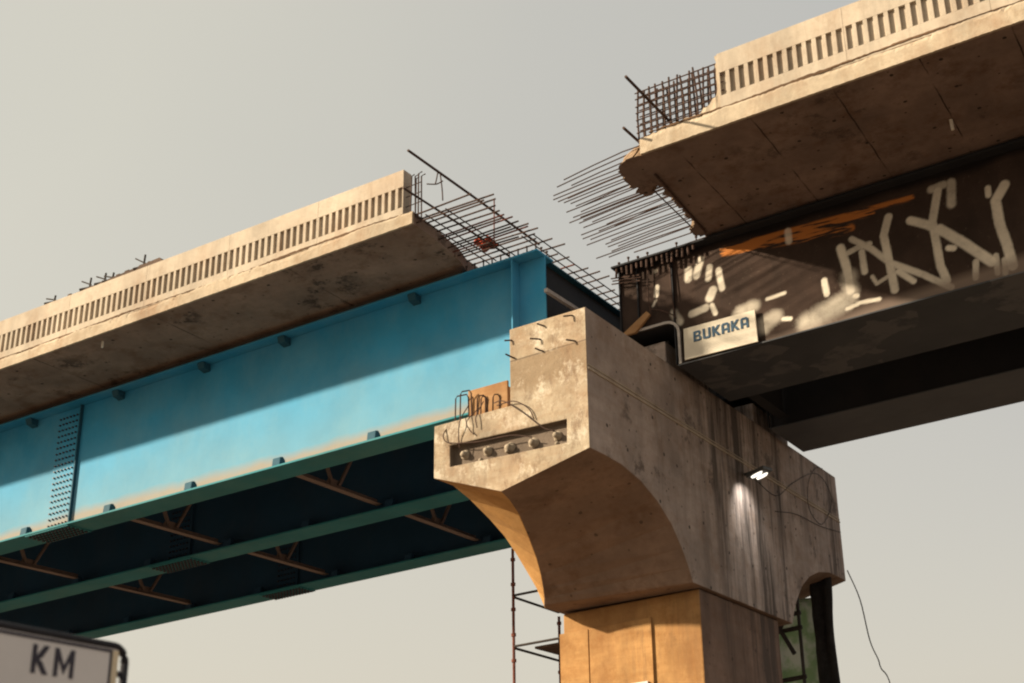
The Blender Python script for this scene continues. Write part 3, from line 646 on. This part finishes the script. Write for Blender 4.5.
# ---------------------------------------------------------------- black box girders
STROKES = [([(-7.9, 10.33), (-7.57, 10.35)], 0.034, 0, 0.91), ([(-6.84, 10.37), (-6.82, 10.11)], 0.055, 0, 0.96), ([(-7.64, 9.87), (-7.51, 9.84)], 0.039, 0, 0.96), ([(-7.22, 9.65), (-6.83, 9.79), (-6.48, 9.91)], 0.182, 1, 0.57), ([(-8.48, 10.21), (-8.14, 10.28)], 0.099, 1, 0.54), ([(-8.02, 9.82), (-7.8, 9.95)], 0.131, 1, 0.51), ([(-6.49, 10.89), (-6.42, 10.48), (-6.4, 10.04)], 0.078, 0.4, 0.86), ([(-6.41, 10.31), (-6.4, 10.04)], 0.14, 1, 0.54), ([(-6.41, 10.75), (-6.17, 10.81), (-5.98, 10.81)], 0.052, 0.4, 0.7), ([(-6.28, 11.0), (-5.96, 10.71), (-5.68, 10.36), (-5.16, 9.98), (-4.73, 9.61)], 0.057, 0.35, 0.76), ([(-6.13, 10.7), (-6.12, 10.32)], 0.057, 0.35, 0.81), ([(-5.6, 11.21), (-5.72, 10.89), (-5.69, 10.45), (-5.65, 9.84)], 0.07, 0.35, 0.81), ([(-5.55, 10.15), (-5.32, 9.9)], 0.051, 0, 0.81), ([(-5.74, 10.11), (-5.94, 10.04), (-6.0, 10.19)], 0.035, 0.35, 0.7), ([(-6.27, 9.78), (-5.93, 9.75)], 0.037, 0, 0.91), ([(-6.34, 9.93), (-6.3, 9.92)], 0.045, 0, 1), ([(-6.5, 9.73), (-6.3, 9.77)], 0.037, 0, 0.96), ([(-5.24, 11.02), (-4.98, 10.86), (-4.48, 10.41)], 0.077, 0.35, 0.81), ([(-4.72, 11.42), (-4.88, 10.88), (-4.85, 10.03), (-4.78, 9.75)], 0.07, 0.35, 0.76), ([(-4.48, 11.5), (-4.53, 11.1)], 0.076, 0.6, 0.61), ([(-4.82, 11.48), (-4.61, 11.5)], 0.073, 0.6, 0.56), ([(-4.68, 10.32), (-4.6, 10.29)], 0.054, 0, 0.96), ([(-4.78, 10.71), (-4.39, 10.29), (-4.03, 9.86)], 0.086, 0.35, 0.86), ([(-3.64, 11.16), (-3.82, 10.92), (-3.82, 10.52), (-3.75, 10.05), (-3.72, 9.69)], 0.083, 0.35, 0.86), ([(-3.91, 11.19), (-3.92, 11.06)], 0.05, 0.35, 0.81), ([(-3.95, 9.95), (-3.97, 9.64)], 0.048, 0.4, 0.7), ([(-4.28, 9.94), (-4.32, 9.66)], 0.053, 0.5, 0.76), ([(-3.83, 9.84), (-3.85, 9.6)], 0.048, 0.4, 0.7), ([(-9.36, 11.34), (-9.37, 11.17)], 0.074, 0.6, 0.76), ([(-9.11, 11.48), (-9.21, 11.19)], 0.071, 0.6, 0.76), ([(-8.94, 11.28), (-8.98, 11.06)], 0.06, 0.6, 0.66), ([(-8.77, 11.16), (-8.73, 10.79)], 0.06, 0.5, 0.76), ([(-8.91, 10.8), (-8.98, 10.67)], 0.083, 0.5, 0.81), ([(-9.35, 10.46), (-9.07, 10.5)], 0.071, 0.5, 0.86), ([(-8.95, 10.51), (-8.89, 10.34)], 0.047, 0.35, 0.91), ([(-8.44, 10.25), (-8.16, 10.29)], 0.099, 1, 0.47), ([(-8.05, 9.87), (-7.78, 9.95)], 0.131, 1, 0.51), ([(-10.01, 11.2), (-10.03, 11.03)], 0.047, 0, 0.91), ([(-10.11, 10.84), (-10.05, 10.93)], 0.024, 0.35, 0.61), ([(-9.7, 10.58), (-9.6, 10.37)], 0.076, 0.8, 0.61), ([(-10.02, 11.54), (-10.02, 11.52)], 0.031, 0.35, 0.81), ([(-7.4, 11.52), (-7.4, 11.32)], 0.064, 0.6, 0.76)]  # spray paint strokes; the softest are sun patches put into the colour
def segd(px, pz, a, b):
    vx, vz = b[0]-a[0], b[1]-a[1]; L2 = vx*vx+vz*vz+1e-9
    t = max(0, min(1, ((px-a[0])*vx+(pz-a[1])*vz)/L2)); return math.hypot(px-a[0]-t*vx, pz-a[1]-t*vz)
SUN_STREAKS = [((-8.67, 11.56), (-5.17, 11.44)), ((-8.62, 11.5), (-6.29, 11.21)), ((-8.01, 11.44), (-5.88, 11.38))]  # sun through the bars, painted as orange streaks on the web
def paint_and_sun_at(x, z):
    p = 0.
    for pts, r, soft, a in STROKES:
        lo = min(q[0] for q in pts)-r*2.2; hi = max(q[0] for q in pts)+r*2.2
        if not lo < x < hi: continue
        d = min(segd(x, z, u, v_) for u, v_ in zip(pts[:-1], pts[1:]))
        s = max(.028, r*soft*1.3); k = max(0., min(1., (r + s*.5 - d)/s)); k = k*k*(3-2*k)
        p = max(p, a*k*(.92+.08*math.sin(x*9+z*5)))
    g = 0.
    for (u, v_), rr in zip(SUN_STREAKS, (.05, .09, .06)):
        d = segd(x, z, u, v_); k = max(0., min(1., (rr*1.25-d)/(rr*.5))); g = max(g, k)
    b = max(0., min(1., (9.55 + max(0, (x+8.2))*.06 + .08 - z)/.18))*.75 if x > -8 else 0.
    return p, g, b
def box_girder(label, ya, yb, graffiti):
    g = thing('box_girder', label, 'steel girder', (-9.63, ya, 9.535), 'black box girders of the right span')
    XR = 14.; XE, XN, ZN, ZBt, ZT = -10.80, -9.63, 10.38, 9.535, 11.745
    rad = .22
    def notch(x, z):
        if x < XN and z < ZN:
            cx, cz = XN-rad, ZN-rad
            if x > cx and z > cz and math.hypot(x-cx, z-cz) > rad: return False
            return True
        return False
    if graffiti:
        m = MB(); st = .022; nx = int((-2.0-XE)/st); nz = int((ZT-ZBt)/st)
        xs_ = [XE + (-2.0-XE)*i/nx for i in range(nx+1)]; zs_ = [ZBt+(ZT-ZBt)*k/nz for k in range(nz+1)]
        m.v = [(x, ya, z) for x in xs_ for z in zs_]
        for i in range(nx):
            for k in range(nz):
                if notch((xs_[i]+xs_[i+1])/2, (zs_[k]+zs_[k+1])/2): continue
                a = i*(nz+1)+k; m.f.append((a, a+nz+1, a+nz+2, a+1)); m.m.append(0)
        o = len(m.v); m.v += [(-2.0,ya,ZBt),(XR,ya,ZBt),(XR,ya,ZT),(-2.0,ya,ZT)]; m.f.append((o,o+1,o+2,o+3)); m.m.append(0)
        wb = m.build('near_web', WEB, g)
        ca = wb.data.color_attributes.new('paint', 'FLOAT_COLOR', 'POINT')  # spray paint together with the painted sun patches and streaks
        for i, p in enumerate(m.v):
            a, b, c = paint_and_sun_at(p[0], p[2]) if i < o else (0, 0, .4 if p[2] < 10 else 0)
            ca.data[i].color = (a, b, c, 1)
        # ensure it faces the viewer side
        sol = wb.modifiers.new('plate', 'SOLIDIFY'); sol.thickness = .02; sol.offset = 1 if wb.data.polygons[0].normal.y > 0 else -1
    else:
        arc = [(XN-rad+rad*math.sin(t), ZN-rad+rad*math.cos(t)) for t in (0, .4, .8, 1.2, math.pi/2)]
        m = MB(); m.prism([(XE,ZT),(XE,ZN)] + arc + [(XN,ZBt),(XR,ZBt),(XR,ZT)], 'y', ya-.01, ya+.01); m.build('near_web', BOXD, g)
    arc = [(XN-rad+rad*math.sin(t), ZN-rad+rad*math.cos(t)) for t in (0, .4, .8, 1.2, math.pi/2)]
    m = MB(); m.prism([(XE,ZT),(XE,ZN)] + arc + [(XN,ZBt),(XR,ZBt),(XR,ZT)], 'y', yb-.01, yb+.01); m.build('far_web', BOXD, g)
    m = MB(); m.box(XN-.03, XR, ya-.05, yb+.05, ZBt-.03, ZBt-.002); m.build('bottom_plate', PATCHY if graffiti else BOXP, g, bevel=.004)
    for yy in (ya, yb):
        m = MB(); m.box(XE-.04, XR, yy-.22 if yy == ya else yy-.3, yy+.3 if yy == ya else yy+.22, ZT+.003, ZT+.04); m.build('top_flange', BOXD, g, bevel=.004)
    m = MB(); m.box(XE, XE+.02, ya+.022, yb-.012, ZN+.03, ZT-.003); m.build('end_plate', BOXD, g)
    # flange lining the notch
    path = [(XE, ZN)] + arc + [(XN, ZBt-.005)]; th = .028; y0, y1 = ya-.06, yb+.06
    vs = []
    for i, p in enumerate(path):
        a = path[max(0, i-1)]; b = path[min(len(path)-1, i+1)]; dx, dz = b[0]-a[0], b[1]-a[1]; L_ = math.hypot(dx, dz); nx_, nz_ = dz/L_*th, -dx/L_*th
        vs += [(p[0], y0, p[1]), (p[0]+nx_*-1, y0, p[1]-nz_), (p[0]-nx_, y1, p[1]-nz_), (p[0], y1, p[1])]
    m = MB(); m.add(vs, [(i*4+k, i*4+(k+1) % 4, i*4+(k+1) % 4+4, i*4+k+4) for i in range(len(path)-1) for k in range(4)] + [(0,1,2,3), tuple(len(vs)-4+k for k in (3,2,1,0))])
    m.build('notch_flange', BOXD, g)
    if graffiti:
        m = MB(); rimv = []
        for i, p in enumerate(path):
            a = path[max(0, i-1)]; b = path[min(len(path)-1, i+1)]; dx, dz = b[0]-a[0], b[1]-a[1]; L_ = math.hypot(dx, dz); ox, oz = dz/L_*.05, -dx/L_*.05
            rimv += [(p[0], y0-.004, p[1]), (p[0]-ox, y0-.004, p[1]-oz), (p[0]-ox, ya-.012, p[1]-oz), (p[0], ya-.012, p[1])]
        m.add(rimv, [(i*4+k, i*4+(k+1) % 4, i*4+(k+1) % 4+4, i*4+k+4) for i in range(len(path)-1) for k in range(4)]); m.build('notch_rim', STRUT, g)
    for x in (-10.76, -10.39, -9.68):
        m = MB(); m.box(x-.012, x+.012, ya-.055, ya-.003, (ZN+.035 if x < -9.7 else ZBt+.01), ZT-.002); m.build('web_rib', BOXD, g)
    for i in range(10):
        x = -10.72 + i*.2
        for yy in (ya-.1, ya+.1, yb):
            if R_.random() < .45: continue
            hh = R_.uniform(-.05,.02)
            m = MB(); m.tube([(x,yy,ZT+.03),(x,yy,ZT+.15+hh)], .014, 6); m.tube([(x,yy,ZT+.15+hh),(x,yy,ZT+.18+hh)], .026, 6); m.build('shear_stud', REBAR, g)
    if graffiti:
        for i in range(16):
            x = -10.74 + i*.105; L_ = R_.uniform(.10,.22)
            m = MB(); m.tube([(x,ya-.17,ZT-.0),(x+R_.uniform(-.02,.02),ya-.17,ZT-L_)], .022, 6); m.build('stirrup_end', REBAR, g)
        m = MB(); m.prism([(-10.76,10.35),(-10.44,10.35),(-10.12,10.63),(-10.19,10.71)], 'y', ya-.13, ya-.065); m.build('timber_wedge', PLY, g)
        for pts in ([(-10.14,ya-.08,10.76),(-9.88,ya-.1,10.64),(-9.68,ya-.08,10.5),(-9.63,ya-.07,10.42)], [(-9.69,ya-.08,11.6),(-9.68,ya-.1,11.0),(-9.65,ya-.08,10.5)], [(-10.14,ya-.08,11.6),(-10.16,ya-.09,11.1),(-10.12,ya-.08,10.6)]):
            wire(pts, .012, g, 'loose_wire')
        for (xx, zz) in ((-10.9,11.55),(-10.87,11.49),(-10.89,11.43)):
            m = MB(); m.tube([(xx,ya-.1,zz+.05),(xx+.6,ya-.12,zz-.06)], .013, 6); m.build('loose_bar', REBAR, g)
    return g
box_girder('near black steel box girder covered in pale spray paint graffiti', 21.5, 23.7, True)
d = thing('added_cross_girder', 'dark cross girder added to block sun between the black box girder ends', 'steel diaphragm', (-9.33, 23.8, 9.7))  # added to keep sun through the deck gap off the far box
m = MB(); m.box(-9.35, -9.33, 23.76, 25.77, 9.7, 11.73); m.build('plate', BOXD, d)
m = MB(); m.box(-9.45, -9.23, 23.76, 25.77, 9.67, 9.697); m.build('bottom_flange', BOXD, d)
box_girder('plain black box girder in shadow behind the graffiti covered one', 25.83, 27.6, False)

# ---------------------------------------------------------------- name plate
LET = {
 'B': [[(0,0),(.2,0),(.2,1),(0,1)], [(.2,.82),(.58,.82),(.66,.9),(.58,1),(.2,1)], [(.2,.42),(.6,.42),(.6,.6),(.2,.6)], [(.2,0),(.6,0),(.72,.1),(.62,.18),(.2,.18)], [(.48,.6),(.66,.6),(.66,.9),(.58,.82),(.48,.82)], [(.52,.18),(.62,.18),(.72,.1),(.72,.36),(.6,.42),(.52,.42)]],
 'U': [[(0,.12),(.2,.2),(.2,1),(0,1)], [(0,.12),(.12,0),(.6,0),(.72,.12),(.52,.2),(.2,.2)], [(.52,.2),(.72,.12),(.72,1),(.52,1)]],
 'K': [[(0,0),(.2,0),(.2,1),(0,1)], [(.2,.4),(.34,.5),(.2,.62)], [(.34,.5),(.47,.6),(.74,1),(.5,1),(.2,.62)], [(.2,.4),(.5,0),(.75,0),(.47,.42),(.34,.5)]],
 'A': [[(0,0),(.2,0),(.2,.8),(0,.85)], [(0,.85),(.2,.8),(.52,.8),(.72,.85),(.58,1),(.14,1)], [(.52,0),(.72,0),(.72,.85),(.52,.8)], [(.2,.28),(.52,.28),(.52,.46),(.2,.46)]],
 'M': [[(0,0),(.19,0),(.19,1),(0,1)], [(.19,.62),(.19,1),(.45,.42),(.45,.1)], [(.45,.1),(.45,.42),(.71,1),(.71,.62)], [(.71,0),(.9,0),(.9,1),(.71,1)]],
}
def lettering(text, org, ux, h, adv, axis, depth0, depth1, slope=0):
    m = MB(); x = org[0]
    for ch in text:
        for poly in LET[ch]:
            m.prism([(x + p[0]*h*ux, org[1] + p[1]*h + slope*(x + p[0]*h*ux - org[0])) for p in poly], axis, depth0, depth1)
        x += (.9 if ch == 'M' else .73)*h*ux + adv
    return m
ns = thing('name_sign', 'cream name board reading BUKAKA on the graffiti covered girder', 'sign', (-8.8, 21.43, 9.54))
m = MB(); m.prism([(-9.50,9.56),(-8.10,9.535),(-8.11,10.15),(-9.49,10.165)], 'y', 21.40, 21.435); bd = m.build('board', SIGNW, ns, bevel=.004)
lettering('BUKAKA', (-9.30, 9.853), 1.04, .20, .03, 'y', 21.388, 21.399, 0).build('lettering', SIGNB, bd)

# ---------------------------------------------------------------- flood light on the crosshead
fl = thing('flood_light', 'small twin floodlight glowing on the shaded flank of the crosshead', 'lamp', (-9.86, 25.0, 8.5))
LX, LYc, LZ = -9.44, 24.36, 8.12
m = MB(); m.bar((-9.868,24.75,8.32),(LX-.02,LYc,LZ+.10), .05, .05); m.build('bracket', LAMPB, fl)
def tilt(px, py, pz):     # lamp faces down, tipped outward and towards the road
    return (LX + px, LYc + py - pz*.15, LZ + pz + px*.30 - py*-.15)
def tbox(m, a, b, c, d, e, f):
    vs = [tilt(*p) for p in ((a,c,e),(b,c,e),(b,d,e),(a,d,e),(a,c,f),(b,c,f),(b,d,f),(a,d,f))]
    m.add(vs, [(0,3,2,1),(4,5,6,7),(0,1,5,4),(1,2,6,5),(2,3,7,6),(3,0,4,7)])
m = MB(); tbox(m, -.16, .20, -.24, .24, .0, .07); hs = m.build('housing', LAMPB, fl, bevel=.01)
for k, c in enumerate((-.14, .14)):
    m = MB(); vs = []; nn = 14
    for i in range(nn):
        t = 2*math.pi*i/nn; vs.append(tilt(.02+.12*math.cos(t), c+.075*math.sin(t), -.004))
    for i in range(nn):
        t = 2*math.pi*i/nn; vs.append(tilt(.02+.10*math.cos(t), c+.06*math.sin(t), -.035))
    m.add(vs, [tuple(range(nn, 2*nn))] + [(i, (i+1) % nn, (i+1) % nn+nn, i+nn) for i in range(nn)]); m.build('lens', LENS, hs)
ld_ = bpy.data.lights.new('flood_light_beam', 'SPOT'); ld_.energy = 48; ld_.color = (1, .96, .88); ld_.spot_size = 2.0; ld_.spot_blend = 1; ld_.shadow_soft_size = .08
lo = bpy.data.objects.new('flood_light_beam', ld_); C.objects.link(lo)
lo.location = w((LX, LYc, LZ-.06)); lo.rotation_euler = Vector((-.8, .4, -1)).to_track_quat('-Z', 'Y').to_euler()
# cables looped over the flank
cb = wire([(-9.86,25.2,8.35),(-9.85,26.3,8.25),(-9.85,27.3,8.75),(-9.84,28.6,9.3),(-9.84,29.3,9.35),(-9.84,29.75,9.05),(-9.84,29.6,8.7),(-9.84,28.9,8.2),(-9.84,28.2,8.4),(-9.84,28.3,9.0),(-9.85,28.9,9.5),(-9.86,29.4,9.62)], .0065, None)
tag(cb.build('looped_cable', CABLE, None, smooth=True, at=(-9.86,27,8.5)), 'black cable looped over the shaded flank right of the floodlight', 'cable')
cb = wire([(-9.86,26.2,7.9),(-9.85,27.4,8.1),(-9.85,28.8,8.15),(-9.85,30.2,8.3)], .0065, None)
tag(cb.build('stretched_cable', CABLE, None, smooth=True, at=(-9.86,28,8)), 'thin cable strung below the looped one to the far end of the crosshead', 'cable')
cb = wire([(-9.82,30.28,7.43),(-9.75,30.75,6.83),(-9.8,31.3,6.0),(-9.78,31.7,5.62),(-9.8,31.9,5.45),(-9.7,32.2,5.0),(-9.8,33,3)], .014, None)
tag(cb.build('hanging_cable', CABLE, None, smooth=True, at=(-9.8,31,6)), 'thin cable trailing down across the sky from the crosshead end', 'cable')

# ---------------------------------------------------------------- scaffolds
def zg(x): return -CAM_H - GX*x
sf = thing('scaffold_tower', 'rusty tube scaffold standing left of the orange column', 'scaffold', (-14.2, 25, zg(-14.2)))
for (px_, py_, zt) in ((-14.74,24.0,7.62),(-14.74,25.84,6.5),(-13.1,24.0,6.3),(-13.1,25.84,6.3)):
    m = MB(); m.tube([(px_,py_,zg(px_)),(px_,py_,zt)], .03, 8)
    k = zg(px_)+.4
    while k < zt:
        m.tube([(px_,py_,k-.03),(px_,py_,k+.03)], .05, 8); k += .515
    m.build('upright', REDBAR, sf)
for z_ in (6.61, 5.58, 4.55, 3.5, 2.5, 1.4):
    for a, b in (((-14.74,24,z_),(-14.74,25.84,z_-.02)),((-13.1,24,z_),(-13.1,25.84,z_)),((-14.74,24,z_+.03),(-13.1,24,z_+.03)),((-14.74,25.84,z_+.03),(-13.1,25.84,z_+.03))):
        m = MB(); m.tube([a, b], .026, 7); m.build('ledger', STEELD, sf)
for z_ in (5.66,):
    for k in range(3):
        m = MB(); m.box(-14.7+.0, -13.15, 24.75+k*.33, 25.05+k*.33, z_, z_+.045); m.build('platform_board', TIMBER, sf)
for a, b in (((-14.74,25.84,4.6),(-14.74,24.2,2.6)),((-14.70,25.84,4.6),(-13.1,25.84,5.55))):
    m = MB(); m.tube([a, b], .024, 7); m.build('brace_tube', STEELD, sf)
sr = thing('scaffold_tower', 'dark scaffold with green netting behind the column, at the far end of the crosshead', 'scaffold', (-10.8, 29.2, zg(-10.8)))
for (px_, py_) in ((-10.55,28.9),(-10.3,29.75),(-11.5,28.9),(-11.5,29.9)):
    m = MB(); m.tube([(px_,py_,zg(px_)),(px_,py_,7.15)], .04, 8); m.build('upright', STEELD, sr)
for z_ in (6.32, 6.0, 4.95, 4.2, 3.2):
    m = MB(); m.tube([(-11.9,28.9,z_),(-10.5,28.9,z_+.05)], .05, 8); m.build('ledger', STEELD, sr)
for a, b in (((-11.3,28.85,5.7),(-10.75,28.85,6.4)),((-11.2,28.85,6.5),(-10.7,28.85,5.5)),((-11.4,28.85,5.55),(-10.9,28.85,6.2))):
    m = MB(); m.tube([a, b], .05, 7); m.build('brace_tube', STEELD, sr)
def cloth(x0, x1, y, z0, z1, amp, nx=10, nz=24):
    m = MB(); vs = []
    for k in range(nz+1):
        for i in range(nx+1):
            t, s = i/nx, k/nz; e = R_.uniform(-.02,.02)
            vs.append((x0+(x1-x0)*t + math.sin(s*14)*.03*(t > .5) + e*.6, y + amp*math.sin(t*11+s*3), z0+(z1-z0)*s))
    f = [(k*(nx+1)+i, k*(nx+1)+i+1, (k+1)*(nx+1)+i+1, (k+1)*(nx+1)+i) for k in range(nz) for i in range(nx)]
    m.add(vs, f); return m
o = cloth(-12.6, -10.38, 30.0, 1.2, 6.9, .05).build('green_net', NET, sr, smooth=True); s = o.modifiers.new('t', 'SOLIDIFY'); s.thickness = .01
o = cloth(-10.46, -9.98, 29.5, .8, 7.18, .05).build('shade_cloth', SHADE, sr, smooth=True); s = o.modifiers.new('t', 'SOLIDIFY'); s.thickness = .015

# ---------------------------------------------------------------- road sign near the camera
SX = -6.0; q = SX/-3.5
def sy(v): return v*q
ks = thing('distance_sign', 'blurred white road sign reading KM in a dark rounded tube frame', 'road sign', (SX, sy(3.0), zg(SX)))
yr, zt, zb = 5.585, 1.705, 1.085
yl = yr - 1.15
m = MB(); m.box(SX-.012, SX, yl, yr, zb, zt); pn = m.build('panel', KMW, ks, bevel=.003)
m = MB()
for (a, b, c, d) in ((yl+.03, yr-.05, zt-.045, zt-.028), (yl+.03, yr-.05, zb+.028, zb+.045), (yr-.066, yr-.05, zb+.046, zt-.046), (yl+.03, yl+.046, zb+.046, zt-.046)):
    m.box(SX+.001, SX+.003, a, b, c, d)
m.build('border_line', KMD, pn)
m = MB(); m.box(SX+.001, SX+.0025, yr-.046, yr-.004, zb+.01, zt-.03); m.build('edge_band', KMC, pn)
o = .05; r = .085; yt0, yt1, zt0, zt1 = yl-o, yr+o*1.15, zb-o, zt-.004
pts = []
for cy, cz, a0 in ((yt1-r, zt1-r, 0), (yt0+r, zt1-r, 1), (yt0+r, zt0+r, 2), (yt1-r, zt0+r, 3)):
    for k in range(6):
        t = (a0 + k/5)*math.pi/2; pts.append((SX-.012, cy + r*math.cos(t), cz + r*math.sin(t)))
m = MB(); m.tube(pts + [pts[0]], .023, 10); m.build('tube_frame', TUBEK, ks, smooth=True)
for yy in (yl+.2, yr-.2):
    m = MB(); m.tube([(SX-.065, yy, zg(SX)), (SX-.065, yy, zt-.02)], .028, 10); m.build('post', KMD, ks, smooth=True)
for zz in (zt-.15, zb+.15):
    m = MB(); m.bar((SX-.022, yt0+.02, zz), (SX-.022, yt1-.02, zz), .02, .03); m.build('clamp_rail', KMD, ks)
hk = sy(.088)
m = MB()
yk = sy(2.912)
for ch in 'KM':
    for poly in LET[ch]:
        m.prism([(yk + p[0]*hk, sy(.866) + p[1]*hk) for p in poly], 'x', SX+.001, SX+.003)
    yk += (.75*hk + sy(.02))
m.build('lettering', KMD, pn)

# ---------------------------------------------------------------- camera
Rm = Matrix(((0.86204582,0.50670595,-0.01122877),(-0.20119641,0.32178783,-0.92518787),(-0.46518492,0.79981352,0.37934327)))
right, down, fwd = Rm[0], Rm[1], Rm[2]
cd = bpy.data.cameras.new('camera'); co = bpy.data.objects.new('camera', cd); C.objects.link(co)
M = Matrix((right, -down, -fwd)).transposed().to_4x4(); M.translation = Vector((0, 0, CAM_H)); co.matrix_world = M
cd.sensor_width = 36; cd.lens = 1365.083/1024*36; cd.clip_start = .1; cd.clip_end = 5000
cd.dof.use_dof = True; cd.dof.focus_distance = 23.5; cd.dof.aperture_fstop = 1.5
sc.camera = co

# ---------------------------------------------------------------- light
s_ = Vector((-1.15 + SY*-1, -1, .72 + GX*-1.15)).normalized()
elev = math.asin(s_.z); az = math.atan2(s_.x, s_.y)
sl = bpy.data.lights.new('sun', 'SUN'); sl.energy = 4.4; sl.angle = math.radians(1.9); sl.color = (1, .84, .62)
so = bpy.data.objects.new('sun', sl); C.objects.link(so); so.rotation_euler = s_.to_track_quat('Z', 'Y').to_euler(); so.location = (-20, -20, 30)
wd = bpy.data.worlds.new('World'); sc.world = wd; wd.use_nodes = True
t = wd.node_tree; bg = t.nodes['Background']
sky = t.nodes.new('ShaderNodeTexSky'); sky.sky_type = 'NISHITA'; sky.sun_disc = False; sky.sun_elevation = elev; sky.sun_rotation = az
sky.air_density = 1.5; sky.dust_density = 6; sky.ozone_density = 1
# smog: a pale veil, warmer and brighter towards the sun, greyer away from it
tc = t.nodes.new('ShaderNodeTexCoord')
dt = t.nodes.new('ShaderNodeVectorMath'); dt.operation = 'DOT_PRODUCT'; dt.inputs[1].default_value = s_; t.links.new(tc.outputs['Generated'], dt.inputs[0])
mr = t.nodes.new('ShaderNodeMapRange'); mr.inputs[1].default_value = -.61; mr.inputs[2].default_value = .49; ns_ = t.nodes.new('ShaderNodeTexNoise'); ns_.inputs['Scale'].default_value = 2.2; ns_.inputs['Detail'].default_value = 3; t.links.new(tc.outputs['Generated'], ns_.inputs['Vector'])
ad = t.nodes.new('ShaderNodeMath'); ad.operation = 'MULTIPLY_ADD'; ad.inputs[1].default_value = .28; t.links.new(ns_.outputs[0], ad.inputs[0]); t.links.new(dt.outputs['Value'], ad.inputs[2])
t.links.new(ad.outputs[0], mr.inputs[0])
mc = t.nodes.new('ShaderNodeMix'); mc.data_type = 'RGBA'; t.links.new(mr.outputs[0], mc.inputs[0])
mc.inputs[6].default_value = (1.8, 1.8, 2.0, 1); mc.inputs[7].default_value = (3.5, 3.32, 2.78, 1)
sp = t.nodes.new('ShaderNodeSeparateXYZ'); t.links.new(tc.outputs['Generated'], sp.inputs[0])
mz = t.nodes.new('ShaderNodeMapRange'); mz.inputs[1].default_value = .5; mz.inputs[2].default_value = .14; mz.inputs[3].default_value = 0; mz.inputs[4].default_value = .7; t.links.new(sp.outputs['Z'], mz.inputs[0])
mh = t.nodes.new('ShaderNodeMix'); mh.data_type = 'RGBA'; t.links.new(mz.outputs[0], mh.inputs[0]); t.links.new(mc.outputs[2], mh.inputs[6]); mh.inputs[7].default_value = (4.0, 3.65, 3.02, 1)
mx = t.nodes.new('ShaderNodeMix'); mx.data_type = 'RGBA'; mx.inputs[0].default_value = .85
t.links.new(sky.outputs[0], mx.inputs[6]); t.links.new(mh.outputs[2], mx.inputs[7]); t.links.new(mx.outputs[2], bg.inputs[0])
bg.inputs[1].default_value = .1
vs_ = sc.view_settings; vs_.view_transform = 'Standard'; vs_.look = 'None'; vs_.gamma = 1; vs_.exposure = 1.0; vs_.use_curve_mapping = False
sc.cycles.filter_width = 2.1; sc.cycles.max_bounces = 6; sc.cycles.use_denoising = True
